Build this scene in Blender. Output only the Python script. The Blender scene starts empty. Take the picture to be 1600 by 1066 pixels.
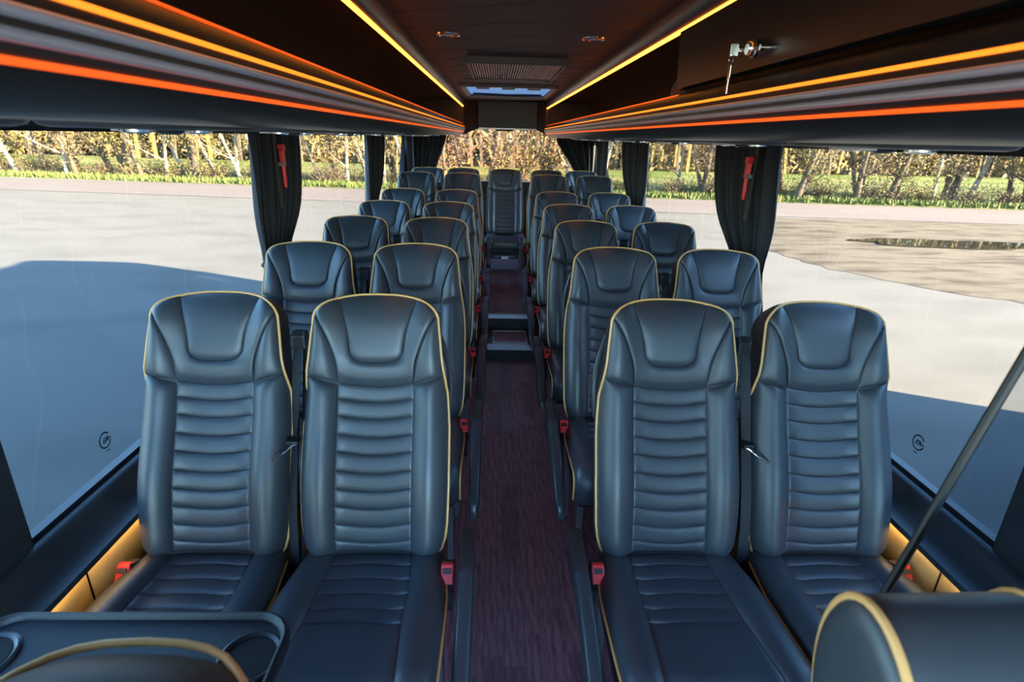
import bpy, bmesh, math, random
from mathutils import Vector, Matrix
R = math.radians
random.seed(7)
scene = bpy.context.scene
C = scene.collection

# ------------------------------------------------------------------ camera, sky, sun, exposure
# x: to the right in the photo, y: towards the rear of the bus, z: up. Front floor z = 0, road z = G.
G = -0.95
FPX, CX, CZ, PIT, YAW, ROLL = 850.1, -0.0814, 1.503, 0.358, 0.0344, 0.0265
cam = bpy.data.cameras.new('camera'); cam_ob = bpy.data.objects.new('camera', cam); C.objects.link(cam_ob)
cam.sensor_width = 36; cam.lens = FPX / 1600 * 36; cam.clip_start = .02; cam.clip_end = 600
w = Vector((math.sin(YAW)*math.cos(PIT), math.cos(YAW)*math.cos(PIT), -math.sin(PIT)))
r = Vector((math.cos(YAW), -math.sin(YAW), 0)); u = r.cross(w)
r2 = r*math.cos(ROLL) + u*math.sin(ROLL); u2 = u*math.cos(ROLL) - r*math.sin(ROLL)
M = Matrix((r2, u2, -w)).transposed().to_4x4(); M.translation = (CX, 0, CZ)
cam_ob.matrix_world = M
cam.dof.use_dof = True; cam.dof.focus_distance = 1.9; cam.dof.aperture_fstop = 5.0
scene.camera = cam_ob

SUN_DIR = Vector((.91*math.cos(R(18.5)), -.41*math.cos(R(18.5)), math.sin(R(18.5)))).normalized()   # towards the sun
wd = bpy.data.worlds.new('sky'); scene.world = wd; wd.use_nodes = True
nt = wd.node_tree; bg = nt.nodes['Background']
sky = nt.nodes.new('ShaderNodeTexSky'); sky.sky_type = 'NISHITA'; sky.sun_disc = False
sky.sun_elevation = R(18.5); sky.sun_rotation = math.atan2(SUN_DIR.x, SUN_DIR.y)
sky.air_density = 1.0; sky.dust_density = .4; sky.ozone_density = 2.0
wb = nt.nodes.new('ShaderNodeMix'); wb.data_type = 'RGBA'; wb.blend_type = 'MULTIPLY'; wb.inputs[0].default_value = 1; wb.inputs[7].default_value = (.80, 1.06, 1.22, 1)   # white balance
nt.links.new(sky.outputs[0], wb.inputs[6]); nt.links.new(wb.outputs[2], bg.inputs[0]); bg.inputs[1].default_value = .48
sl = bpy.data.lights.new('sun', 'SUN'); sl.energy = 27.0; sl.angle = R(.6); sl.color = (1, .83, .58)
so = bpy.data.objects.new('sun', sl); C.objects.link(so); so.rotation_euler = (-SUN_DIR).to_track_quat('-Z', 'Y').to_euler()
vs = scene.view_settings; vs.view_transform = 'Standard'; vs.look = 'None'; vs.gamma = 1; vs.use_curve_mapping = False
vs.exposure = 2.5

# ------------------------------------------------------------------ materials
MATS = {}
def mat(name, col, rough=.5, metal=0, bump=None, vary=None, emit=None, spec=.5, coords='Object', sheen=0):
    """bump=(scale, strength, stretch xyz), vary=(scale, colour2, lo, hi, stretch)"""
    if name in MATS: return MATS[name]
    m = bpy.data.materials.new(name); m.use_nodes = True; t = m.node_tree; b = t.nodes['Principled BSDF']
    b.inputs['Base Color'].default_value = (*col, 1); b.inputs['Roughness'].default_value = rough
    b.inputs['Metallic'].default_value = metal; b.inputs['Specular IOR Level'].default_value = spec
    if sheen: b.inputs['Sheen Weight'].default_value = sheen
    tc = t.nodes.new('ShaderNodeTexCoord')
    def noise(scale, st, detail=4):
        mp = t.nodes.new('ShaderNodeMapping'); mp.inputs['Scale'].default_value = st
        t.links.new(tc.outputs[coords], mp.inputs[0])
        n = t.nodes.new('ShaderNodeTexNoise'); n.inputs['Scale'].default_value = scale; n.inputs['Detail'].default_value = detail
        t.links.new(mp.outputs[0], n.inputs[0]); return n
    if vary:
        n = noise(vary[0], vary[4] if len(vary) > 4 else (1, 1, 1), 6)
        rp = t.nodes.new('ShaderNodeValToRGB'); e = rp.color_ramp.elements
        e[0].position, e[1].position = vary[2], vary[3]; e[0].color = (*col, 1); e[1].color = (*vary[1], 1)
        t.links.new(n.outputs[0], rp.inputs[0]); t.links.new(rp.outputs[0], b.inputs['Base Color'])
    if bump:
        n = noise(bump[0], bump[2] if len(bump) > 2 else (1, 1, 1))
        bp = t.nodes.new('ShaderNodeBump'); bp.inputs['Strength'].default_value = bump[1]; bp.inputs['Distance'].default_value = .002
        t.links.new(n.outputs[0], bp.inputs['Height']); t.links.new(bp.outputs[0], b.inputs['Normal'])
    if emit:
        b.inputs['Emission Color'].default_value = (*emit[0], 1); b.inputs['Emission Strength'].default_value = emit[1]
    MATS[name] = m; return m
def glass(name, tint, gloss=.08):
    m = bpy.data.materials.new(name); m.use_nodes = True; t = m.node_tree; t.nodes.clear()
    o = t.nodes.new('ShaderNodeOutputMaterial'); tr = t.nodes.new('ShaderNodeBsdfTransparent'); tr.inputs[0].default_value = (*tint, 1)
    gl = t.nodes.new('ShaderNodeBsdfGlossy'); gl.inputs['Roughness'].default_value = .02
    lw = t.nodes.new('ShaderNodeLayerWeight'); pw = t.nodes.new('ShaderNodeMath'); pw.operation = 'POWER'; pw.inputs[1].default_value = 4
    fr = t.nodes.new('ShaderNodeMath'); fr.operation = 'MULTIPLY_ADD'; fr.inputs[1].default_value = .3; fr.inputs[2].default_value = .004
    t.links.new(lw.outputs['Facing'], pw.inputs[0]); t.links.new(pw.outputs[0], fr.inputs[0])
    mx = t.nodes.new('ShaderNodeMixShader')
    t.links.new(fr.outputs[0], mx.inputs[0]); t.links.new(tr.outputs[0], mx.inputs[1]); t.links.new(gl.outputs[0], mx.inputs[2])
    t.links.new(mx.outputs[0], o.inputs[0]); MATS[name] = m; return m
LEA = mat('black_leather', (.042, .051, .063), .41, bump=(420, .14), spec=.72)
LEAS = mat('black_leather_seam', (.010, .010, .011), .55)
LEAG = mat('dark_side_leather', (.026, .022, .025), .48, bump=(420, .2))
GOLD = mat('gold_piping', (.80, .43, .15), .42)
GLEA = mat('gold_leather', (.56, .38, .14), .42, bump=(300, .25), vary=(6, (.48, .31, .11), .4, .6))
PLA = mat('black_plastic', (.014, .014, .016), .42, bump=(600, .15))
PLAS = mat('satin_black_plastic', (.040, .046, .055), .30)
SHELL = mat('seat_shell_plastic', (.016, .016, .018), .35)
RED = mat('red_plastic', (.75, .025, .03), .35)
CHR = mat('chrome', (.75, .75, .77), .18, 1)
ALU = mat('brushed_aluminium', (.55, .55, .58), .35, 1, bump=(200, .1, (1, 30, 1)))
WEB = mat('belt_webbing', (.016, .018, .022), .6, bump=(900, .3, (1, 1, .2)))
CLOTH = mat('curtain_cloth', (.014, .014, .017), .85, bump=(700, .3), sheen=.15)
RACK = mat('rack_satin_black', (.018, .017, .018), .38, bump=(500, .1))
RIB = mat('rack_satin_metal', (.72, .70, .76), .30, .35)
RACKIN = mat('rack_lining_dark_brown', (.065, .040, .032), .6, bump=(300, .2))
LED = mat('amber_led', (.9, .35, .05), .5, emit=((1, .22, .012), .32))
LED_GLOW = mat('orange_led_and_edge_glow', (.8, .2, .03), .5, emit=((1, .085, .006), .22))
LED3 = mat('bright_amber_led', (.9, .4, .08), .5, emit=((1, .31, .03), 1.3))
ACC = mat('warm_accent_led', (.9, .7, .4), .5, emit=((1, .70, .34), 3.0))
PLANKC = mat('ceiling_plank_vinyl', (.060, .052, .050), .55, bump=(60, .3, (1, 14, 1)), vary=(30, (.045, .039, .038), .35, .65, (1, 10, 1)))
FLW = mat('floor_wood_vinyl', (.29, .16, .185), .42, bump=(40, .25, (10, 1, 1)), vary=(9, (.135, .070, .084), .38, .66, (9, 1.1, 1)))
FLW2 = mat('floor_wood_vinyl_dark', (.235, .13, .155), .42, bump=(40, .25, (10, 1, 1)), vary=(11, (.115, .062, .078), .35, .66, (10, 1, 1)))
FLW3 = mat('floor_wood_vinyl_red', (.33, .17, .19), .42, bump=(40, .25, (10, 1, 1)), vary=(8, (.155, .078, .092), .38, .62, (8, 1.3, 1)))
RISER = mat('dark_riser_vinyl', (.018, .014, .015), .4, bump=(80, .2, (12, 1, 1)))
SILL = mat('sill_plastic', (.022, .025, .03), .36, bump=(400, .2))
BODY = mat('body_black', (.012, .012, .014), .35)
GREYP = mat('grey_panel_plastic', (.10, .10, .10), .4)
WHITE = mat('white_lens', (.8, .8, .78), .3)
STICK = mat('sticker_white', (.9, .9, .85), .6); _b = STICK.node_tree.nodes['Principled BSDF']; _b.inputs['Transmission Weight'].default_value = .8; _b.inputs['IOR'].default_value = 1.02
MAROON = mat('maroon_plate', (.11, .015, .03), .4)
BARK = mat('bark', (.11, .08, .048), .9, bump=(12, .8, (1, 1, .3)), vary=(5, (.032, .022, .015), .4, .65, (1, 1, .4)))
BARKP = mat('pale_birch_bark', (.32, .26, .185), .85, vary=(3, (.09, .062, .04), .52, .64, (1, 1, 3)))
LEAF1 = mat('golden_leaves', (.24, .15, .035), .8, vary=(2, (.18, .13, .03), .4, .6))
LEAF2 = mat('brown_twigs', (.14, .088, .045), .9, vary=(2, (.19, .125, .06), .4, .6))
LEAF3 = mat('olive_leaves', (.14, .115, .025), .8, vary=(2, (.20, .14, .035), .4, .6))
GRASS = mat('grass_blades', (.075, .105, .016), .8, vary=(1.5, (.135, .135, .03), .4, .65))
FIELD = mat('field_grass', (.085, .11, .024), .95, spec=.1, vary=(.12, (.17, .165, .06), .42, .6, (1, 2.5, 1)), bump=(3, .6))
ASPH = mat('pale_asphalt', (.135, .125, .112), .95, spec=.1, bump=(45, 1.0), vary=(1.2, (.112, .104, .092), .45, .7, (.5, 1, 1)), coords='Object')
ROAD = mat('pinkish_road', (.155, .128, .118), .95, spec=.1, bump=(60, .5), vary=(.8, (.14, .118, .108), .4, .6, (.2, 1, 1)))
DIRT = mat('sandy_dirt', (.125, .102, .074), .95, spec=.1, bump=(5, 1.0), vary=(1.9, (.060, .046, .033), .45, .68, (.5, 1.6, 1)))
WATER = mat('puddle_water', (.02, .018, .014), .03, spec=.7)
MARK = mat('glass_mark_ink', (.01, .014, .02), .6)
PANE = glass('window_glass', (.585, .60, .60)); PANER = glass('rear_window_glass', (.62, .57, .57)); PANEP = glass('partition_glass', (.80, .83, .86))
SKYG = glass('hatch_blue_glass', (.45, .62, .85))
VAN = mat('coach_paint', (.5, .5, .5), .3)
TYRE = mat('tyre_rubber', (.015, .015, .015), .8)

# ------------------------------------------------------------------ mesh helpers
class MB:
    def __init__(s): s.v = []; s.f = []
    def add(s, vs_, fs): n = len(s.v); s.v += [tuple(p) for p in vs_]; s.f += [tuple(i+n for i in q) for q in fs]; return s
    def grid(s, rows, close_u=False, flip=False):
        n = len(rows[0]); k = len(rows); fs = []
        for i in range(k-1):
            for j in range(n if close_u else n-1):
                q = (i*n+j, i*n+(j+1) % n, (i+1)*n+(j+1) % n, (i+1)*n+j)
                fs.append(q[::-1] if flip else q)
        return s.add([p for rw in rows for p in rw], fs)
    def box(s, x0, x1, y0, y1, z0, z1):
        v = [(x, y, z) for x in (x0, x1) for y in (y0, y1) for z in (z0, z1)]
        return s.add(v, [(0, 1, 3, 2), (4, 6, 7, 5), (0, 4, 5, 1), (2, 3, 7, 6), (0, 2, 6, 4), (1, 5, 7, 3)])
    def tube(s, pts, rad, n=8, caps=True):
        pts = [Vector(p) for p in pts]; rows = []; N = None
        for i, p in enumerate(pts):
            d = (pts[min(i+1, len(pts)-1)] - pts[max(i-1, 0)]).normalized()
            if N is None: N = d.orthogonal().normalized()
            N = (N - d*N.dot(d)); N = N.normalized() if N.length > 1e-6 else d.orthogonal().normalized()
            B = d.cross(N); ra = rad[i] if isinstance(rad, (list, tuple)) else rad
            rows.append([p + (N*math.cos(a) + B*math.sin(a))*ra for a in [2*math.pi*j/n for j in range(n)]])
        b = len(s.v); s.grid(rows, True, True)
        if caps: s.f.append(tuple(b+j for j in range(n))); s.f.append(tuple(b+(len(pts)-1)*n+j for j in range(n))[::-1])
        return s
    def prism(s, poly, axis, a0, a1):
        def P(p, a): return {'x': (a, p[0], p[1]), 'y': (p[0], a, p[1]), 'z': (p[0], p[1], a)}[axis]
        n = len(poly); v = [P(p, a0) for p in poly] + [P(p, a1) for p in poly]
        return s.add(v, [tuple(range(n))[::-1], tuple(range(n, 2*n))] + [(i, (i+1) % n, n+(i+1) % n, n+i) for i in range(n)])
    def lathe(s, prof, c, n=20, ax='z'):
        rows = []
        for rr, h in prof:
            row = []
            for j in range(n):
                a = 2*math.pi*j/n; q = (rr*math.cos(a), rr*math.sin(a), h)
                if ax == 'x': q = (q[2], q[0], q[1])
                if ax == 'y': q = (q[0], q[2], q[1])
                row.append((c[0]+q[0], c[1]+q[1], c[2]+q[2]))
            rows.append(row)
        return s.grid(rows, True)
    def mesh(s, name, m, smooth=40, bevel=0):
        me = bpy.data.meshes.new(name); me.from_pydata(s.v, [], s.f); me.materials.append(m)
        bm = bmesh.new(); bm.from_mesh(me)
        bmesh.ops.recalc_face_normals(bm, faces=bm.faces)
        if bevel: bmesh.ops.bevel(bm, geom=[e for e in bm.edges if e.is_manifold and e.calc_face_angle(0) > .6], offset=bevel, segments=2, affect='EDGES', profile=.6)
        bm.to_mesh(me); bm.free()
        if smooth: me.shade_smooth(); me.set_sharp_from_angle(angle=R(smooth))
        return me
def link(name, data, parent=None, loc=(0, 0, 0), rot=(0, 0, 0), **props):
    o = bpy.data.objects.new(name, data); C.objects.link(o); o.location = loc; o.rotation_euler = rot
    if parent: o.parent = parent
    for k, v in props.items(): o[k] = v
    return o
def empty(name, loc, label, category, group=None, rot=(0, 0, 0)):
    o = link(name, None, None, loc, rot, label=label, category=category)
    o.empty_display_size = .1
    if group: o['group'] = group
    return o
def struct(name, mb, m, parent=None, **kw):
    o = link(name, mb.mesh(name, m, **kw), parent)
    if not parent: o['kind'] = 'structure'
    return o
def sm(x): x = max(0, min(1, x)); return x*x*(3-2*x)
def interp(x, P):
    if x <= P[0][0]: return P[0][1]
    for (a, b), (c, d) in zip(P, P[1:]):
        if x <= c: return b + (d-b)*sm_lin((x-a)/(c-a))
    return P[-1][1]
def sm_lin(t): return t
def poly_at(P, a):      # point on a polyline at arc-length fraction a, Catmull-smoothed
    L = [0]
    for p, q in zip(P, P[1:]): L.append(L[-1] + math.dist(p, q))
    d = a*L[-1]
    for i in range(len(P)-1):
        if d <= L[i+1] or i == len(P)-2:
            t = (d-L[i])/max(1e-9, L[i+1]-L[i]); p0 = P[max(i-1, 0)]; p1 = P[i]; p2 = P[i+1]; p3 = P[min(i+2, len(P)-1)]
            return tuple(.5*(2*p1[k] + (p2[k]-p0[k])*t + (2*p0[k]-5*p1[k]+4*p2[k]-p3[k])*t*t + (3*p1[k]-p0[k]-3*p2[k]+p3[k])*t**3) for k in range(len(p1)))

# ------------------------------------------------------------------ the setting: floor
rows_y = [1.156 + .76*k for k in range(7)]
def planks(parent, x0, x1, y0, y1, z, ncol, length, seed):
    rnd = random.Random(seed); wd_ = (x1-x0)/ncol; cache = {}
    for c in range(ncol):
        y = y0 - rnd.random()*length
        while y < y1:
            a, b = max(y, y0), min(y+length, y1); y += length
            if b-a < .04: continue
            me = MB().box(.0004, wd_-.0004, .0004, b-a-.0004, -.004, .0015).mesh('plank', rnd.choice([FLW, FLW, FLW2, FLW3]), smooth=0)
            link('plank', me, parent, (x0+c*wd_, a, z))
floor = struct('floor', MB().box(-1.16, 1.16, -1.3, 3.60, -.06, 0), RISER, smooth=0)
planks(floor, -.30, .36, .2, 3.60, 0, 10, .46, 1)
st1 = struct('floor_step', MB().box(-1.16, 1.16, 3.60, 3.97, -.06, .121), RISER, smooth=0)
fr_ = MB()
for a in ((-.095, .155, 3.645, 3.653), (-.095, .155, 3.902, 3.910), (-.095, -.087, 3.653, 3.902), (.147, .155, 3.653, 3.902)): fr_.box(*a, .121, .1245)
link('hatch_frame', fr_.mesh('hatch_frame', ALU, smooth=0), st1)
planks(st1, -.087, .147, 3.653, 3.902, .1205, 3, .3, 4)
link('step_nosing', MB().prism([(3.585, .092), (3.585, .1225), (3.625, .1235), (3.625, .121), (3.60, .121), (3.60, .092)], 'x', -.133, .192).mesh('step_nosing', ALU, smooth=0), st1)
up = struct('floor_raised', MB().box(-1.16, 1.16, 3.97, 6.9, -.06, .231), RISER, smooth=0)
planks(up, -.20, .26, 3.99, 6.0, .231, 7, .46, 2)
link('step_nosing', MB().prism([(3.955, .205), (3.955, .2345), (3.995, .2345), (3.995, .231), (3.97, .231), (3.97, .205)], 'x', -.135, .185).mesh('step_nosing', ALU, smooth=0), up)

# ------------------------------------------------------------------ side walls, windows, trims
def wall(side):
    sg = -1 if side == 'left' else 1
    X = lambda a: sg*a
    lower = MB().prism([(X(1.20), -.80), (X(1.22), .2), (X(1.16), .595), (X(1.115), .60), (X(1.105), .585), (X(1.06), .55), (X(1.05), .545), (X(1.055), .25), (X(1.12), .2), (X(1.14), -.80)], 'y', -1.3, 6.95)
    wl = struct('wall_'+side, lower, BODY, smooth=30)
    # sill ledge with a rounded nose
    pr = [(X(1.135), .612), (X(1.10), .618), (X(1.085), .606), (X(1.078), .585), (X(1.04), .556), (X(1.014), .552), (X(1.010), .540), (X(1.016), .534), (X(1.06), .536)]
    struct('trim_1' if sg < 0 else 'trim_2', MB().prism(pr, 'y', -.6, 6.7), SILL, smooth=50)
    # gold leather panels below the sill
    ys = [-.5, .30, 1.045, 2.0, 3.0, 4.0, 5.0, 6.0]
    for a, b in zip(ys, ys[1:]):
        rows = []
        for i in range(13):
            f = i/12; yy = a+.003+(b-a-.006)*f; pf = 1-math.exp(-min(f, 1-f)*(b-a)/.012)
            rows.append([(X(1.045 - (.012+.006*math.sin(v*3))*pf*(1-math.exp(-min(v, 1-v)*.2/.01))), yy, .528-.19*v) for v in [0, .03, .08, .2, .5, .8, 1]])
        link('gold_panel', MB().grid(rows).mesh('gold_panel', GLEA), wl)
    # accent light tucked under the sill
    acc = link('accent_light', MB().prism([(X(1.030), .5352), (X(1.020), .5348), (X(1.020), .5325), (X(1.030), .5325)], 'y', -.4, 6.6).mesh('accent_light', ACC, smooth=0), wl)
    # upper cantrail
    uc = struct('wall_%s_upper' % side, MB().prism([(X(1.18), 1.49), (X(1.13), 1.49), (X(1.10), 1.535), (X(1.06), 1.80), (X(.92), 1.96), (X(.95), 2.02), (X(1.12), 1.86)], 'y', -1.3, 6.95), BODY, smooth=30)
    # posts
    for n, (yb, yt, wdt) in enumerate([(.86, .86, .15), (2.50, 2.52, .11), (4.50, 4.62, .10), (5.95, 6.42, .16), (6.75, 6.80, .2)]):
        if sg > 0 and n == 3: continue
        pst = MB().add([(X(a), y+o, z) for (z, y, a1, a2) in ((.60, yb, 1.105, 1.155), (1.50, yt, 1.085, 1.135)) for a in (a1, a2) for o in (0, wdt)],
                       [(0, 1, 3, 2), (4, 6, 7, 5), (0, 4, 5, 1), (2, 3, 7, 6), (0, 2, 6, 4), (1, 5, 7, 3)])
        link('window_post', pst.mesh('window_post', SILL, smooth=0, bevel=.008), wl)
    # panes
    k0 = 1 if sg < 0 else 6
    for n, (a, b) in enumerate([(-.9, .88), (.99, 2.53), (2.59, 4.53), (4.58, 6.02), (6.10, 6.85)]):
        if sg > 0 and n == 3: b = 6.85
        if sg > 0 and n == 4: continue
        pn = MB().prism([(X(1.147), .60), (X(1.127), 1.50), (X(1.124), 1.50), (X(1.144), .60)], 'y', a, b)
        o = struct('window_%d' % (k0+n), pn, PANE, smooth=0)
        gk = MB()
        for (y0_, y1_, z0_, z1_) in ((a, b, .598, .628), ):
            gk.prism([(X(1.118), z0_), (X(1.118), z1_), (X(1.143), z1_), (X(1.143), z0_)], 'y', a, b)
        link('gasket', gk.mesh('gasket', BODY, smooth=0), o)
    return wl
wall_l = wall('left'); wall_r = wall('right')

def glass_mark(x, y, z, sg):
    root = empty('glass_mark', (x, y, z), 'round dark maker mark printed on the %s front window glass' % ('left' if sg < 0 else 'right'), 'marking')
    ring = MB(); n = 28; rows = []
    for i in range(n+1):
        a = R(35) + i/n*R(310); rows.append([(0, sg*-1*rr*math.cos(a), rr*math.sin(a)*1.05) for rr in (.0185, .0225)])
    ring.grid(rows).box(-.0003, .0003, *( (-.0225, -.008) if sg > 0 else (.008, .0225)), -.002, .0018)
    link('ring', ring.mesh('ring', MARK, smooth=0), root)
    for txt, sz, oz, oy in (('ER', .020, -.006, .0), ('----', .012, -.034, 0)):
        cu = bpy.data.curves.new('lettering', 'FONT'); cu.body = txt; cu.size = sz; cu.align_x = 'CENTER'; cu.shear = .3; cu.offset = .0006; cu.extrude = .0002
        cu.materials.append(MARK)
        tmp = bpy.data.objects.new('tmp', cu); C.objects.link(tmp); dg = bpy.context.evaluated_depsgraph_get()
        me = bpy.data.meshes.new_from_object(tmp.evaluated_get(dg)); bpy.data.objects.remove(tmp)
        link('lettering', me, root, (-sg*.001, 0, oz), (R(90), 0, R(90) if sg < 0 else R(-90)))
glass_mark(-1.1415, 1.325, .70, -1); glass_mark(1.1415, 1.333, .71, 1)

# front bulkhead (behind the camera), rear wall, roof
struct('wall_front', MB().box(-1.16, 1.16, -1.36, -1.30, -.8, .55), BODY, smooth=0)
struct('wall_rear', MB().box(-1.18, 1.18, 6.86, 6.95, -.8, 1.0), BODY, smooth=0)
struct('wall_rear_upper', MB().box(-1.10, 1.10, 6.70, 6.93, 1.60, 2.0), BODY, smooth=0)
for n, sx in enumerate((-1, 1)):
    struct('trim_%d' % (3+n), MB().box(*sorted((sx*.98, sx*1.16)), 6.80, 6.93, 1.0, 1.60), SILL, smooth=0, bevel=.01)
struct('window_11', MB().box(-.99, .99, 6.895, 6.90, .99, 1.62), PANER, smooth=0)
roof = struct('ceiling', MB().prism([(-.96, 1.97), (-.5, 1.905), (-.40, 1.884), (.40, 1.884), (.5, 1.905), (.96, 1.97), (.95, 2.03), (.5, 2.06), (-.5, 2.06), (-.95, 2.03)], 'y', -1.3, 6.95), BODY, smooth=0)
for k in range(-3, 26):         # diagonal boards of the ceiling lining
    y0 = -.98 + .28*k; g = .004; xs = [-.425, -.2, 0, .2, .425]
    def yy(x, y): return min(max(y - .46*x, -1.2), 6.6)
    if yy(-.425, y0+.28) <= -1.2 or yy(.425, y0) >= 6.6: continue
    v = []; fs = []
    for x in xs:
        a, b = yy(x, y0+g), yy(x, y0+.28-g)
        v += [(x, a, 1.876), (x, a+.003 if b > a else a, 1.870), (x, b-.003 if b > a else b, 1.870), (x, b, 1.876)]
    for i in range(4):
        for j in range(3): fs.append((4*i+j, 4*i+j+1, 4*i+j+5, 4*i+j+4))
    link('ceiling_board', MB().add(v, fs).mesh('ceiling_board', PLANKC, smooth=0), roof)

# rear bulkhead under the roof
bh = struct('wall_rear_bulkhead', MB().prism([(6.58, 1.868), (6.60, 1.60), (6.63, 1.585), (6.70, 1.585), (6.70, 1.868)], 'x', -.30, .36), PLA, smooth=0)
for sx, xi, xo in ((-1, -.30, -.46), (1, .36, .50)):
    link('corner_gusset', MB().add([(xi, 6.60, 1.868), (xi, 6.61, 1.59), (xo, 6.50, 1.52), (xo, 6.50, 1.868), (xi, 6.70, 1.868), (xi, 6.70, 1.59), (xo+sx*.03, 6.70, 1.52), (xo+sx*.03, 6.70, 1.868)],
         [(0, 1, 2, 3), (4, 7, 6, 5), (0, 4, 5, 1), (2, 6, 7, 3), (1, 5, 6, 2), (0, 3, 7, 4)]).mesh('corner_gusset', GREYP if False else PLA, smooth=0), bh)
link('bulkhead_ledge', MB().box(-.29, .35, 6.585, 6.61, 1.588, 1.597).mesh('bulkhead_ledge', RIB, smooth=0), bh)
sg_ = link('exit_sign', MB().box(-.105, .105, 6.876, 6.882, 1.568, 1.600).mesh('exit_sign', MAROON, smooth=0, bevel=.002), None, label='small maroon plate at the top edge of the rear window', category='sign')
link('paper_sticker', MB().box(-.04, .03, 6.890, 6.8945, 1.485, 1.556).mesh('paper_sticker', STICK, smooth=0), None, label='white paper sticker on the rear window under the maroon plate', category='sticker')

# ------------------------------------------------------------------ ceiling fittings
def downlight(x, y, label, on=True):
    o = empty('downlight', (x, y, 1.870), label, 'ceiling light', 'ceiling downlights')
    link('rim', MB().lathe([(.048, 0), (.046, -.005), (.036, -.007), (.033, -.003)], (0, 0, 0), 24).mesh('rim', CHR if on else PLA), o)
    link('lens', MB().lathe([(.0, -.004), (.02, -.0045), (.034, -.003)], (0, 0, 0), 24).mesh('lens', WHITE if on else PLAS), o)
downlight(-.277, 2.38, 'round chrome ceiling downlight, left one ahead of the slatted grille')
downlight(.286, 2.374, 'round chrome ceiling downlight, right one ahead of the slatted grille')
downlight(-.27, 4.12, 'dark round ceiling fitting, left one between grille and hatch', False)
downlight(.28, 4.12, 'dark round ceiling fitting, right one between grille and hatch', False)
gr = empty('ceiling_grille', (0.01, 3.36, 1.870), 'slatted air return grille in the middle of the ceiling', 'grille')
gf = MB()
for a in ((-.25, .25, -.40, -.37), (-.25, .25, .37, .40), (-.25, -.232, -.37, .37), (.232, .25, -.37, .37)): gf.box(*a, -.032, .004)
link('frame', gf.mesh('frame', PLA, smooth=0, bevel=.003), gr)
link('backing', MB().box(-.235, .235, -.37, .37, -.004, .002).mesh('backing', PLA, smooth=0), gr)
slat = MB().box(-.0032, .0032, -.37, .37, -.028, -.006).mesh('slat', mat('slat_beige_metal', (.85, .74, .60), .45), smooth=0)
for i in range(34): link('slat', slat, gr, (-.2244+.0136*i, 0, 0))
ht = empty('roof_hatch', (0, 4.95, 1.870), 'roof hatch with blue glass and pale frame near the rear', 'hatch')
hf = MB()
for a in ((-.37, .37, -.52, -.47), (-.37, .37, .47, .52), (-.37, -.33, -.47, .47), (.33, .37, -.47, .47)): hf.box(*a, -.022, .004)
link('frame', hf.mesh('frame', GREYP, smooth=0, bevel=.006), ht)
link('pane', MB().box(-.33, .33, -.47, .47, -.006, -.003).mesh('pane', mat('blue_hatch_daylight_glow', (.25, .42, .68), .15, emit=((.14, .30, .62), .16)), smooth=0), ht)  # roof above is closed; pane emission stands in for daylight
hh = MB()
for x in (-.2, 0, .2): hh.box(x-.05, x+.05, -.30, -.22, -.016, -.003)
link('handle_bar', hh.tube([(-.3, .30, -.01), (0, .33, -.018), (.3, .30, -.01)], .010).mesh('handle_bar', SILL), ht)

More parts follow.
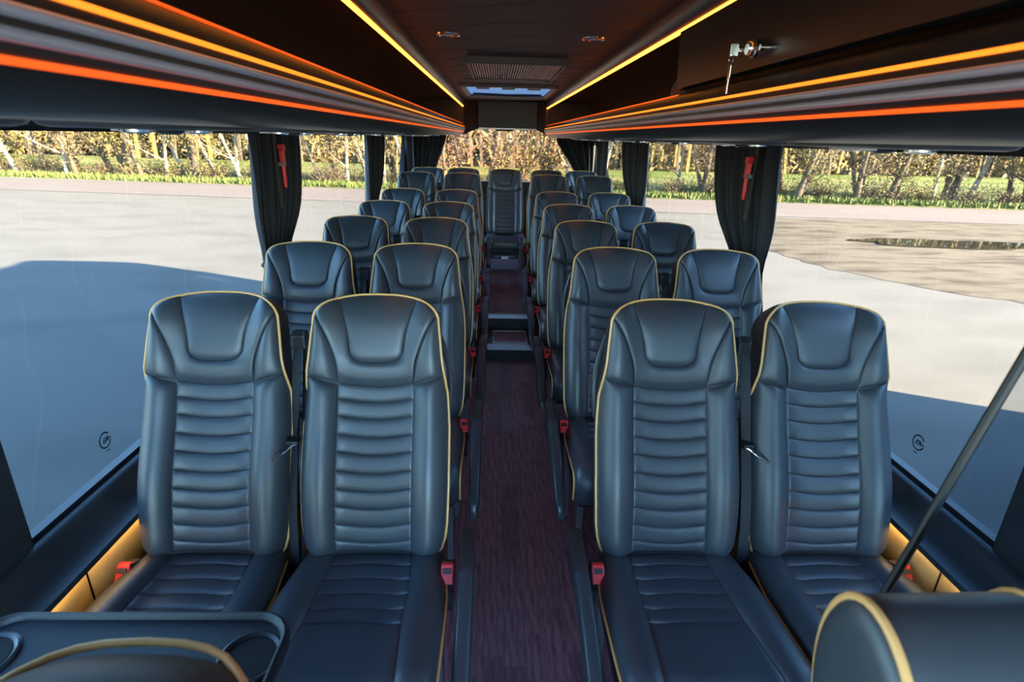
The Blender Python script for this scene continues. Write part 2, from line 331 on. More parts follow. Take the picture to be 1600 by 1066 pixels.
# ------------------------------------------------------------------ luggage racks
def rack(sg):
    side = 'left' if sg < 0 else 'right'; Y0, Y1 = -1.25, 6.52
    X = lambda a: sg*a
    root = empty('luggage_rack', (X(.75), 0, 1.51), 'black overhead luggage rack with orange light lines along the %s side' % side, 'luggage rack')
    def part(name, poly, m, y0=Y0, y1=Y1, smooth=50, parent=root):
        p = [(X(a)-X(.75) if parent is root else X(a)-X(.75), z-1.51) for a, z in poly]
        return link(name, MB().prism(p, 'y', y0, y1).mesh(name, m, smooth=smooth), parent)
    lip = part('front_lip', [(1.10, 1.53), (.56, 1.508), (.52, 1.510), (.495, 1.516), (.472, 1.530), (.458, 1.545), (.452, 1.560), (.449, 1.575), (.448, 1.592), (.450, 1.608), (.456, 1.622), (.467, 1.634), (.482, 1.640), (.500, 1.636), (.505, 1.62), (.60, 1.555), (1.10, 1.575)], RACK)
    for (a, z) in ((.4490, 1.5665), (.4465, 1.5835)):
        pp = [(a+.0075*math.cos(t)*1.0, z+.0058*math.sin(t)) for t in [2*math.pi*i/12 for i in range(12)]]
        part('metal_rib', pp, RIB, parent=root)
    part('light_line', [(.4465, 1.5995), (.4455, 1.6025), (.4465, 1.6055), (.452, 1.6055), (.452, 1.5995)], LED)
    part('light_line', [(.4550, 1.5455), (.4532, 1.5485), (.4518, 1.5515), (.460, 1.5515), (.460, 1.5455)], LED_GLOW)
    part('edge_glow', [(.464, 1.6345), (.470, 1.6385), (.478, 1.6405), (.478, 1.636), (.468, 1.632)], LED_GLOW, y0=(1.83 if sg > 0 else Y0))  # no lamp here: emission paints the strip's reflection on the lip edge
    part('back_lining', [(1.045, 1.57), (1.03, 1.72), (.97, 1.83), (.86, 1.885), (.62, 1.895), (.50, 1.87), (.50, 1.862), (.62, 1.885), (.855, 1.875), (.96, 1.82), (1.02, 1.715), (1.03, 1.57)], RACKIN)
    part('roof_rail', [(.425, 1.872), (.428, 1.850), (.440, 1.828), (.452, 1.818), (.470, 1.815), (.50, 1.845), (.50, 1.885), (.46, 1.89)], mat('rail_grey_satin', (.085, .08, .085), .3, .4))
    part('roof_light', [(.4575, 1.8155), (.4600, 1.8095), (.4690, 1.8075), (.4725, 1.8155)], LED3)
    link('end_panel', MB().prism([(X(a)-X(.75), z-1.51) for a, z in ((.45, 1.53), (.45, 1.86), (1.05, 1.86), (1.1, 1.53))], 'y', Y1-.005, Y1+.03).mesh('end_panel', RACKIN, smooth=0), root)
    # service units on the underside
    for i, y in enumerate([.55, 1.30, 2.06, 2.82, 3.58, 4.34, 5.10, 5.86]):
        s = empty('service_panel', (X(.80), y, 1.516), 'grey passenger service unit under the %s rack, %s from the front' % (side, ['first', 'second', 'third', 'fourth', 'fifth', 'sixth', 'seventh', 'eighth'][i]), 'service panel', 'passenger service units under the racks')
        rows = []
        for k, (f, z) in enumerate([(1, .004), (1, -.004), (.97, -.012), (.9, -.016), (0, -.017)]):
            rows.append([(.13*f*math.copysign(abs(math.cos(t))**.4, math.cos(t)), .27*f*math.copysign(abs(math.sin(t))**.5, math.sin(t)), z) for t in [2*math.pi*j/28 for j in range(28)]])
        link('body', MB().grid(rows, True).mesh('body', GREYP), s)
        for yy_ in (-.12, .12):
            link('reading_light', MB().lathe([(.030, -.012), (.030, -.021), (.022, -.024), (0, -.023)], (0, yy_, 0), 16).mesh('reading_light', CHR), s)
        link('air_nozzle', MB().lathe([(.026, -.012), (.028, -.022), (.018, -.026), (0, -.020)], (0, 0, 0), 16).mesh('air_nozzle', PLAS), s)
        link('lens', MB().box(-.09, -.05, -.06, .06, -.021, -.012).mesh('lens', WHITE, smooth=0, bevel=.002), s)
    return root
rack(-1); rack(1)

# locker door on the right rack with lock and keys
lk = empty('locker_door', (.478, 1.83, 1.655), 'dark lockable flap closing the front part of the right rack', 'locker door')
link('flap', MB().prism([(0, -.004), (-.010, .0), (-.018, .155), (-.006, .158), (.004, .155), (.012, -.004)], 'y', -2.6, 0).mesh('flap', mat('flap_satin_black', (.016, .016, .018), .28), smooth=30), lk)
for y in (-.92, -1.08): link('hinge_slot', MB().box(-.020, -.012, y-.008, y+.008, .095, .155).mesh('hinge_slot', PLA, smooth=0, bevel=.002), lk)
lc = link('lock', MB().lathe([(.0, -.030), (.012, -.030), (.014, -.026), (.014, -.018), (.018, -.016), (.018, 0)], (-.010, -.56, .035), 20, 'x').mesh('lock', CHR), lk)
link('lock_pin', MB().lathe([(.0, -.02), (.006, -.02), (.007, 0)], (-.010, -.60, .032), 14, 'x').mesh('lock_pin', CHR), lk)
kb = (.478-.052, 1.83-.535, 1.655+.035)
ky = empty('key_bunch', kb, 'metal key in the locker lock with a ring and second key hanging', 'keys')
link('key', MB().box(.005, .030, -.0012, .0012, -.004, .004).box(-.012, .005, -.0012, .0012, -.012, .012).mesh('key', CHR, smooth=0, bevel=.0008), ky)
link('ring', MB().tube([(-.008+0*t, .011*math.cos(t), -.020+.011*math.sin(t)) for t in [2*math.pi*i/20 for i in range(21)]], .0013, 6).mesh('ring', CHR), ky)
link('key', MB().box(-.0092, -.0068, -.007, .007, -.056, -.028).box(-.0092, -.0068, -.0035, .0035, -.086, -.056).mesh('key', CHR, smooth=0, bevel=.0008), ky)
link('rack_mirror', MB().lathe([(0, .0), (.05, .006), (.052, -.006), (0, -.01)], (0, 0, 0), 20, 'x').mesh('rack_mirror', PLAS), None, (.50, 1.90, 1.640), (0, 0, R(10)), label='small round grey cap standing at the end of the locker flap', category='cap')

# ------------------------------------------------------------------ seats
RC = R(20.9); Z0 = .437                      # recline, height of the back's foot
ET = Vector((0, math.sin(RC), math.cos(RC))); EN = Vector((0, -math.cos(RC), math.sin(RC)))
TTOP = .715
WPTS = [(.0, .150), (.02, .172), (.05, .184), (.10, .190), (.20, .193), (.36, .192), (.44, .187), (.49, .180), (.54, .172), (.60, .166), (.65, .160)]
def wid(t):
    if t > .63: return .163*max(0, 1-((t-.63)/(TTOP-.63))**2.4)**(1/2.4)
    return interp(t, WPTS)
def ttop(s):
    q = min(1, abs(s)/.163); return .63 + (TTOP-.63)*(1-q**2.4)**(1/2.4) - .10*s*s*0
def dfun(s, t):
    a = abs(s); lo = 1-sm((t-.44)/.07)
    wv = max(wid(min(t, .63)), .12)
    d = .030*sm((a-.065)/.085)*lo + .024*sm((a-.075)/.075)*(1-lo)
    d += .016*math.exp(-((t-.2)/.13)**2) + .012*sm((t-.45)/.1)
    q = max(0, (a-.125)/(wv-.125)); q = min(1, q)
    d -= (.050*lo + .016*(1-lo))*(1-math.sqrt(max(0, 1-q*q)))
    if t > .60: d -= .045*((t-.60)/.115)**3
    if t < .06: d -= .02*((.06-t)/.06)**2
    return d
def P3(s, t, h=0): return Vector((s, 0, Z0)) + ET*t + EN*(dfun(s, t)+h)
ES = [0, .012, .03, .06, .11]
def samples(n): return ES + [.11+.78*i/n for i in range(1, n)] + [1-e for e in ES[::-1]]
def coons(cb, ct, cl, cr, u_, v_):
    b, t_, l, r_ = cb(u_), ct(u_), cl(v_), cr(v_); c00, c10, c01, c11 = cb(0), cb(1), ct(0), ct(1)
    return tuple((1-v_)*b[k]+v_*t_[k]+(1-u_)*l[k]+u_*r_[k]-((1-u_)*(1-v_)*c00[k]+u_*(1-v_)*c10[k]+(1-u_)*v_*c01[k]+u_*v_*c11[k]) for k in (0, 1))
def panel(name, cb, ct, cl, cr, H=.009, nu=8, nv=6, rad=.006, surf=P3, m=LEA, Lu=None, Lv=None):
    Lu = Lu or max(.02, (math.dist(cb(0), cb(1)) + math.dist(ct(0), ct(1)))/2); Lv = Lv or max(.02, (math.dist(cl(0), cl(1)) + math.dist(cr(0), cr(1)))/2)
    rows = []
    for v_ in samples(nv):
        row = []
        for u_ in samples(nu):
            st = coons(cb, ct, cl, cr, u_, v_)
            du, dv = min(u_, 1-u_)*Lu, min(v_, 1-v_)*Lv
            h = H*(1-math.exp(-du/rad))*(1-math.exp(-dv/rad))-.003
            row.append(surf(st[0], st[1], h))
        rows.append(row)
    return MB().grid(rows).mesh(name, m, smooth=60)
def ln(p, q): return lambda a: (p[0]+(q[0]-p[0])*a, p[1]+(q[1]-p[1])*a)
def pl(P): return lambda a: poly_at(P, a)
SM = {}
SI = .099
tk = [.064, .108, .155, .201, .248, .296, .342, .390, .435, .478]
smile = lambda t: (lambda a: ((2*a-1)*SI, t-.011*(1-(2*a-1)**2)))
SM['ribs'] = [panel('rib_panel', (smile(tk[0]) if i else ln((-SI, .03), (SI, .03))) if i == 0 else smile(tk[i-1]), smile(tk[i]),
              ln((-SI, .03 if i == 0 else tk[i-1]), (-SI, tk[i])), ln((SI, .03 if i == 0 else tk[i-1]), (SI, tk[i])), H=.0052, nu=8, nv=4, rad=.0035) for i in range(len(tk))]
# head U panel
def ubot(a): q = abs(2*a-1); return ((2*a-1)*.072, .530 + .050*(1-(1-q**3.2)**(1/3.2)))
def utop(a): s = (2*a-1)*.104; return (s, ttop(s))
def uside(sg): return pl([(sg*.072, .580), (sg*.076, .61), (sg*.086, .65), (sg*.104, ttop(.104))])
SM['head'] = panel('head_panel', ubot, utop, uside(-1), uside(1), H=.010, nu=12, nv=8, rad=.008)
# horseshoe around it
def seam(sg): return [(sg*SI, .478), (sg*.104, .53), (sg*.126, .595), (sg*.155, .652)]
COR = (.155, .652)
def h_in(a):
    if a < .36: return uside(-1)(1-a/.36)
    if a > .64: return uside(1)((a-.64)/.36)
    return ubot((a-.36)/.28)
def h_out(a):
    if a < .36: return poly_at([(-x, t) for x, t in [(x, t) for x, t in seam(1)]][::-1], a/.36)
    if a > .64: return poly_at(seam(1), (a-.64)/.36)
    return smile(.478)((a-.36)/.28)
def h_end(sg):
    pts = []
    for i in range(9):
        s = .104 + (.1595-.104)*i/8; pts.append((sg*s, ttop(s)))
    pts[-1] = (sg*COR[0], COR[1]) if False else pts[-1]
    return pts
def h_edge(sg):
    P = [(sg*s, ttop(s)) for s in (.104, .120, .135, .147, .155, .160)] + [(sg*COR[0], COR[1])]
    P[-2] = (sg*.1585, .668)
    return pl(P)
SM['shoe'] = panel('head_surround', h_in, h_out, h_edge(-1), h_edge(1), H=.010, nu=34, nv=6, rad=.007, Lu=.6, Lv=.06)
def outline(sg, t0, t1, n=8): return pl([(sg*wid(t0+(t1-t0)*i/n), t0+(t1-t0)*i/n) for i in range(n+1)])
for sg, k in ((-1, 'l'), (1, 'r')):
    SM['wing'+k] = panel('head_wing', ln((sg*SI, .470), (sg*wid(.497), .497)), ln((sg*.155, .652), (sg*wid(.652), .652)), pl(seam(sg)), outline(sg, .497, .652), H=.009, nu=6, nv=8)
    SM['bol'+k] = panel('side_bolster', pl([(sg*SI, .03), (sg*.14, .022), (sg*wid(.03), .03)]), ln((sg*SI, .470), (sg*wid(.495), .495)), ln((sg*SI, .03), (sg*SI, .470)), outline(sg, .03, .495, 12), H=.012, nu=8, nv=14, rad=.008)
# outline loop (left foot, over the head, right foot)
OUT = [(-wid(t), t) for t in [0, .01, .03, .06, .1, .15, .2, .25, .3, .35, .4, .45, .48, .51, .54, .57, .6, .63, .65]]
for i in range(1, 20):
    a = math.pi*i/20; sx = -math.cos(a); s = .163*math.copysign(abs(sx)**.75, sx)
    if abs(s) < wid(.65)-.001: OUT.append((s, ttop(s)))
OUT += [(-s, t) for s, t in OUT[:19][::-1]]
def oedge(s, t):
    tt = min(t, .63); return P3(math.copysign(min(abs(s), wid(tt)), s), t, -.004)
def gus():
    rows = []
    dep = lambda t: .085 - .03*sm((t-.5)/.2)*0
    for k, (sc, dd) in enumerate(((1, .0), (1.012, -.018), (1.012, -.045), (.985, -.075), (.93, -.098), (.80, -.110))):
        row = []
        for s, t in OUT:
            p = oedge(s, t); tc = .30 + (t-.30)*(1 - (1-sc)*.45)
            base = min(p.dot(EN) - (Vector((0, 0, Z0))+ET*t).dot(EN), .0)
            q = Vector((s*sc, 0, Z0)) + ET*tc + EN*((p - (Vector((s, 0, Z0))+ET*t)).dot(EN)*(1-k/5) + dd)
            row.append(q)
        rows.append(row)
    m = MB().grid(rows); return m, rows[-1]
gm, lastrow = gus()
SM['gusset'] = gm.mesh('side_gusset', LEAG, smooth=60)
bs = MB(); c_ = len(lastrow); mid = [Vector((p.x*.5, p.y, p.z)) - EN*.006 for p in lastrow]
SM['shell'] = bs.grid([lastrow, mid, [Vector((0, p.y, p.z)) - EN*.008 for p in lastrow]]).mesh('back_shell', SHELL, smooth=60)
SM['seamfill'] = MB().grid([[P3(s*wid(t), t, -.0045) for s in [-1, -.96, -.88, -.75, -.6, -.5, -.35, 0, .35, .5, .6, .75, .88, .96, 1]] for t in [.02, .06, .12, .2, .28, .36, .44, .47, .5, .54, .58, .62, .65, .67, .69, .705]]).mesh('backrest', LEAS, smooth=60)
SM['pipe'] = MB().tube([oedge(s, t) + EN*.002 + Vector((math.copysign(.002, s), 0, 0)) for s, t in OUT[1:-1]], .0036, 7).mesh('piping', GOLD)
# cushion
CW = .204; CL = .455; RR = .055
def cprof(q):       # arc-length along the cushion top, from the back forwards and down the front: (y, z, ny, nz)
    if q < CL-RR: return (.03-q, .445+.040*(q/CL), 0, 1)
    a = (q-(CL-RR))/RR
    if a < math.pi/2: return (.03-(CL-RR)-RR*math.sin(a), .4815-RR+RR*math.cos(a), -math.sin(a), math.cos(a))
    return (.03-CL, .4815-RR-(a-math.pi/2)*RR, -1, 0)
QE = CL-RR+RR*math.pi/2+.055
def PC(s, q, h=0):
    y, z, ny, nz = cprof(q); a = abs(s)
    d = .014*sm((a-.07)/.08) - .030*(1-math.sqrt(max(0, 1-min(1, max(0, (a-.15)/(CW-.15)))**2)))
    d -= .012*math.exp(-((q-.16)/.12)**2)*(1-sm((a-.08)/.06))
    d += h; return Vector((s*(1-.10*sm((.18-q)/.2)), y+ny*d, z+nz*d))
CI = .112
frown = lambda q: (lambda a: ((2*a-1)*CI, q-.014*(1-(2*a-1)**2)))
qk = [.0, .055, .105, .155, .205, .252]
SM['crib'] = [panel('cushion_rib', frown(a), frown(b), ln((-CI, a), (-CI, b)), ln((CI, a), (CI, b)), H=.0048, nu=8, nv=4, surf=PC, rad=.004) for a, b in zip(qk, qk[1:])]
SM['cfront'] = panel('cushion_front', frown(.252), ln((-CI-.02, QE), (CI+.02, QE)), ln((-CI, .252), (-CI-.02, QE)), ln((CI, .252), (CI+.02, QE)), H=.010, nu=8, nv=16, surf=PC, rad=.009)
for sg, k in ((-1, 'l'), (1, 'r')):
    SM['cside'+k] = panel('cushion_side', ln((sg*CI, 0), (sg*CW, 0)), ln((sg*(CI+.02), QE), (sg*CW, QE)), pl([(sg*CI, 0), (sg*CI, .252), (sg*(CI+.02), QE)]), ln((sg*CW, 0), (sg*CW, QE)), H=.010, nu=7, nv=20, surf=PC, rad=.008)
rows = []
for q in [0, .05, .15, .25, .35, .40, .42, .44, .46, .48, .50, QE]:
    p = PC(CW, q); rows.append((p.x, p.y, p.z))
cg = MB()
cg.grid([[(-x, y, z) for x, y, z in rows], [(-x*.97, y+.005, min(.375, z-.01)) for x, y, z in rows]]); cg.grid([[(x, y, z) for x, y, z in rows], [(x*.97, y+.005, min(.375, z-.01)) for x, y, z in rows]])
cg.grid([[PC(i/20*CW, q, -.0065) for i in range(-20, 21)] for q in [0, .03, .06, .09, .12, .15, .18, .21, .24, .28, .32, .36, .38, .40, .42, .44, .46, .48, .5, QE]])
SM['cushion'] = cg.mesh('cushion', LEAS, smooth=60)
SM['cpan'] = MB().box(-.185, .185, -.40, .06, .335, .40).mesh('seat_pan', PLA, smooth=0, bevel=.012)
for sg, k in ((-1, 'l'), (1, 'r')):
    SM['cpipe'+k] = MB().tube([PC(sg*CW, q, -.001) + Vector((sg*.002, 0, 0)) for q in [.02, .08, .15, .22, .3, .36, .40, .42, .44, .46, .48, .50, QE-.005]], .0034, 7).mesh('cushion_piping', GOLD)
# armrest (built for the +x side)
def arm_mesh():
    pts = [(-.10, .492), (-.16, .482), (-.24, .462), (-.32, .436), (-.39, .408), (-.44, .384), (-.465, .366)]
    rows = []
    for i, (y, z) in enumerate(pts):
        f = [1, 1.05, 1.05, 1.03, 1, .92, .55][i]
        rows.append([(.019*f*math.copysign(abs(math.cos(t))**.55, math.cos(t)), y, z - .012 + .030*f*math.copysign(abs(math.sin(t))**.55, math.sin(t))) for t in [2*math.pi*j/20 for j in range(20)]])
    m = MB().grid(rows, True); m.f.append(tuple(range(20))); m.f.append(tuple(6*20+j for j in range(20))); return m
SM['armpad'] = arm_mesh().mesh('pad', PLAS, smooth=55)
SM['armhub'] = MB().prism([(.055, .44), (.06, .49), (.045, .515), (.015, .522), (-.09, .515), (-.115, .505), (-.115, .455), (-.08, .43), (0, .425)], 'x', -.0165, .0165).mesh('armrest', LEAG, smooth=40, bevel=.006)
SM['buckle'] = MB().prism([(-.040, .474), (-.018, .500), (.010, .492), (.006, .440), (-.022, .436)], 'x', -.013, .013).mesh('buckle', PLA, smooth=0, bevel=.003)
SM['button'] = MB().prism([(-.043, .474), (-.019, .504), (-.007, .500), (-.033, .467)], 'x', -.0115, .0115).mesh('release_button', RED, smooth=0, bevel=.0025)
SM['slot'] = MB().prism([(-.0325, .4925), (-.0265, .4995), (-.0245, .498), (-.031, .490)], 'x', -.008, .008).mesh('slot', PLA, smooth=0)
SM['bstalk'] = MB().box(-.007, .007, .0, .03, .36, .45).mesh('buckle_stalk', WEB, smooth=0)
hp = []
for i in range(11):
    f = i/10; t = .615-.235*f; hp.append(Vector((.0 + .020*math.sin(math.pi*f), 0, Z0)) + ET*t + EN*(-.075+.012*math.sin(math.pi*f)) + Vector((.155+.030*f, 0, 0)))
SM['handle'] = MB().tube(hp, [.008]+[.0085]*9+[.008], 8).mesh('grab_handle', PLAS)
SM['leg'] = MB().box(-.012, .012, -.34, -.27, .0, .34).box(-.012, .012, -.02, .05, .0, .34).box(-.014, .014, -.36, .08, .30, .345).mesh('leg', mat('leg_grey_metal', (.20, .19, .21), .4, .6), smooth=0, bevel=.004)
SM['legs'] = MB().box(-.012, .012, -.34, -.27, .16, .34).box(-.012, .012, -.02, .05, .16, .34).box(-.014, .014, -.36, .08, .30, .345).mesh('leg', mat('leg_grey_metal', (0, 0, 0)), smooth=0, bevel=.004)
# belt hanging at the back edge of the seat towards its neighbour (built for +x side)
def bp(t, d, x): return Vector((x, 0, Z0)) + ET*t + EN*d
SM['bguide'] = MB().prism([(-.018, -.02), (-.02, .018), (-.006, .030), (.014, .026), (.022, .006), (.016, -.022)], 'x', -.017, .017).mesh('belt_guide', PLAS, smooth=0, bevel=.004)
wb = MB(); rws = []
for t, d, tw in ((.575, -.02, .3), (.55, -.010, .25), (.48, -.006, .25), (.40, -.004, .45), (.34, -.002, .8), (.27, .0, .5), (.18, .004, .35), (.10, .0, .3), (.0, -.02, .25), (-.05, -.03, .25)):
    c, s_ = math.cos(tw)*.0125, math.sin(tw)*.0125
    rws.append([bp(t, d-s_, -c), bp(t, d+s_, c), bp(t, d+s_-.0025, c), bp(t, d-s_-.0025, -c)])
SM['webbing'] = wb.grid(rws, True).mesh('belt_webbing', WEB, smooth=50)
SM['webbing2'] = MB().grid([[bp(t, d, x0), bp(t, d+.012, x0+.014), bp(t, d+.010, x0+.016), bp(t, d-.004, x0)] for t, d, x0 in ((.57, -.03, .006), (.4, -.022, .010), (.2, -.02, .010), (-.05, -.03, .006))], True).mesh('belt_webbing', WEB, smooth=50)
tg = MB().tube([bp(.315, .012, .012), bp(.312, .026, .002), bp(.300, .036, -.010), bp(.288, .040, -.026)], .0035, 8)
tg.add([bp(.292, .042, -.016), bp(.276, .042, -.040), bp(.282, .044, -.044), bp(.298, .044, -.020), bp(.292, .039, -.016), bp(.276, .039, -.040), bp(.282, .041, -.044), bp(.298, .041, -.020)], [(0, 1, 2, 3), (7, 6, 5, 4), (0, 4, 5, 1), (1, 5, 6, 2), (2, 6, 7, 3), (3, 7, 4, 0)])
SM['tongue'] = tg.mesh('belt_tongue', CHR)
SM['tonguegrip'] = MB().prism([(-.012, -.006), (-.012, .008), (.012, .010), (.014, -.004)], 'x', -.016, .016).mesh('tongue_grip', PLA, smooth=0, bevel=.003)

def seat(x, y, z, aisle, label, belt=0, group='leather passenger seats', legz='full'):
    """aisle: direction (-1/+1/0) in which the aisle lies when this is an aisle seat; belt: side of the belt gap"""
    o = empty('passenger_seat', (x, y, z), label, 'seat', group)
    b = link('backrest', SM['seamfill'], o)
    for m in SM['ribs']: link('rib_panel', m, b)
    link('head_panel', SM['head'], b); link('head_surround', SM['shoe'], b)
    for k in 'lr': link('head_wing', SM['wing'+k], b); link('side_bolster', SM['bol'+k], b)
    link('side_gusset', SM['gusset'], b); link('back_shell', SM['shell'], b); link('piping', SM['pipe'], b)
    c = link('cushion', SM['cushion'], o)
    for m in SM['crib']: link('cushion_rib', m, c)
    link('cushion_front', SM['cfront'], c)
    for k in 'lr': link('cushion_side', SM['cside'+k], c); link('cushion_piping', SM['cpipe'+k], c)
    link('seat_pan', SM['cpan'], o)
    sd = aisle or -belt or 1
    if legz != 'none':
        lm_ = SM['leg'] if legz == 'full' else SM['legs']
        link('leg', lm_, o, (sd*.165, 0, 0)); link('leg', lm_, o, (-sd*.165, 0, 0))
    bx = sd*(.213 if aisle else .200)
    bk = link('buckle', SM['buckle'], o, (bx-sd*.012, -.03, -.035), (0, 0, 0)); link('release_button', SM['button'], bk); link('slot', SM['slot'], bk); link('buckle_stalk', SM['bstalk'], bk); bk.scale = (1.35, 1.25, 1.25); bk.location.z -= .115
    if aisle:
        a = link('armrest', SM['armhub'], o, (aisle*.252, 0, 0)); link('pad', SM['armpad'], a)
        h = link('grab_handle', SM['handle'], o)
        if aisle < 0: h.scale.x = -1
    if belt:
        bx = belt*(.213 if aisle else .207)
        g_ = link('belt_guide', SM['bguide'], o, (bx, 0, 0)); p = bp(.588, -.03, 0); g_.location = (bx, p.y, p.z)
        link('belt_webbing', SM['webbing' if aisle else 'webbing2'], o, (bx, 0, 0))
        if aisle:
            t_ = link('belt_tongue', SM['tongue'], o, (bx, 0, 0)); t_.scale.x = aisle
            p = bp(.318, .008, 0); link('tongue_grip', SM['tonguegrip'], o, (bx, p.y, p.z))
    return o
XA, XW = .394, .812
ords = ['front row', 'second row', 'third row', 'fourth row', 'fifth row', 'sixth row']
for k in range(6):
    z = [0, 0, 0, 0, .012, .095][k]; lz = 'full' if k < 4 else 'short'
    for sg, sn in ((-1, 'left'), (1, 'right')):
        seat(sg*XA, rows_y[k], z, -sg, 'black leather seat with gold piping, %s, beside the aisle on the %s' % (ords[k], sn), belt=sg, legz=lz)
        seat(sg*XW, rows_y[k], z, 0, 'black leather seat with gold piping, %s, beside the %s window' % (ords[k], sn), belt=-sg, legz=lz)
for x, nm in ((-.80, 'at the left corner'), (-.43, 'second from the left corner'), (.007, 'in the middle facing the aisle'), (.44, 'second from the right corner'), (.805, 'at the right corner')):
    seat(x, rows_y[6], .097, 0, 'black leather rear bench seat %s' % nm, belt=0, group='rear row seats', legz='short')
fl = link('foot_bar', MB().tube([(-.10, 5.62, .34), (.12, 5.62, .34)], .010).box(-.02, .05, 5.60, 5.64, .315, .345).mesh('foot_bar', ALU), None, label='short metal latch bar below the middle rear seat', category='latch')

# ------------------------------------------------------------------ foreground: guide seat with tray, driver seat, glass screen
gs = seat(-.44, .075, -.065, 0, 'black leather guide seat top with gold piping, cut off at the lower left corner', belt=0, group='front crew seats', legz='none')
rp_ = MB().tube([oedge(s, t) - EN*.070 - Vector((s*.03, 0, 0)) for s, t in OUT[8:-8]], .0042, 8).mesh('rear_piping', GOLD)
for c_ in list(gs.children[0].children):
    if c_.name.startswith('piping'): c_.data = rp_
link('pedestal', MB().lathe([(.16, 0.05), (.15, .09), (.09, .13), (.09, .36)], (0, -.15, -.02), 20).mesh('pedestal', PLA), gs)
ds = empty('driver_seat', (.44, .14, 0), 'black leather driver seat head bolster with gold-piped oval end at the lower right', 'seat')
def oval(x, f, n=36):
    c = math.cos(R(18)); s_ = math.sin(R(18)); out = []
    for i in range(n):
        a = 2*math.pi*i/n; p, q = .072*f*math.cos(a), .125*f*math.sin(a); out.append(Vector((x-.44, .205+p*c+q*s_, .985-p*s_+q*c)))
    return out
link('headrest', MB().grid([oval(x, f) for x, f in ((.255, .0), (.257, .5), (.260, .8), (.264, .94), (.272, 1.0), (.30, 1.02), (.40, 1.03), (.50, 1.03), (.60, 1.02), (.626, 1), (.634, .94), (.640, .7), (.642, 0))], True).mesh('headrest', LEA, smooth=60), ds)
for x in (.271, .428, .627):
    o_ = oval(x, 1.0 if x != .428 else 1.03); link('piping', MB().tube(o_ + o_[:2], .0045, 8, caps=False).mesh('piping', GOLD), ds)
link('backrest', MB().prism([(.14, .95), (.24, .97), (.10, .46), (-.03, .46)], 'x', -.21, .22).mesh('backrest', LEA, smooth=40, bevel=.03), ds)
link('cushion', MB().box(-.24, .24, -.44, .06, .36, .48).mesh('cushion', LEA, smooth=40, bevel=.04), ds)
link('pedestal', MB().lathe([(.20, 0.0), (.19, .04), (.11, .10), (.11, .37)], (0, -.18, 0), 20).mesh('pedestal', PLA), ds)

def rrect(x0, x1, y0, y1, r_, n=7):
    P = []
    for cx_, cy_, a0 in ((x1-r_, y1-r_, 0), (x0+r_, y1-r_, 90), (x0+r_, y0+r_, 180), (x1-r_, y0+r_, 270)):
        for i in range(n): a = R(a0+90*i/(n-1)); P.append((cx_+r_*math.cos(a), cy_+r_*math.sin(a)))
    return P
tr = empty('tray_table', (-.61, .50, .79), 'dark blue-black folding tray table with two cup holders at the lower left', 'tray table')
o1 = rrect(-.245, .225, -.17, .165, .05); ctr = lambda P, f, z: [((x+.01)*f+(-.01), y*f, z) for x, y in P]
tm = MB().grid([ctr(o1, .96, -.030), ctr(o1, .99, -.024), ctr(o1, 1, -.008), ctr(o1, .995, .002), ctr(o1, .975, .004), ctr(o1, .955, .0), ctr(o1, .945, -.006), ctr(o1, .0, -.006)], True)
tm.f.append(tuple(range(len(o1))))
link('tray', tm.mesh('tray', mat('tray_plastic', (.020, .023, .030), .42, bump=(500, .4)), smooth=45), tr)
for x in (-.200, .180):
    h_ = link('cup_holder', MB().lathe([(.046, -.0055), (.046, -.003), (.042, -.001), (.037, -.004), (.035, -.010), (.034, -.0058)], (0, 0, 0), 28).mesh('cup_holder', PLAS), tr, (x, .088, .0))
    link('well', MB().lathe([(.0345, -.0048), (.0, -.0050)], (0, 0, 0), 28).mesh('well', mat('well_black', (.003, .003, .004), .7)), h_)
link('arm', MB().box(-.015, .015, -.12, .02, -.05, -.03).box(.02, .05, -.17, -.02, -.05, -.03).mesh('arm', PLA, smooth=0), tr)

gp = empty('glass_screen', (.42, .55, 0), 'tinted glass screen with dark slanted edge behind the driver seat', 'screen')
edge = [(.26, .0), (.345, .40), (.412, .779), (.475, 1.10), (.512, 1.285), (.555, 1.49)]
E3 = [(x-.42, 0, z) for x, z in edge]
link('pane', MB().prism([(x-.42, z) for x, z in edge] + [(.66, 1.49), (.60, .62), (.60, .02)], 'y', -.003, .003).mesh('pane', PANEP, smooth=0), gp)
link('edge_strip', MB().tube(E3, .0055, 8).mesh('edge_strip', PLA), gp)

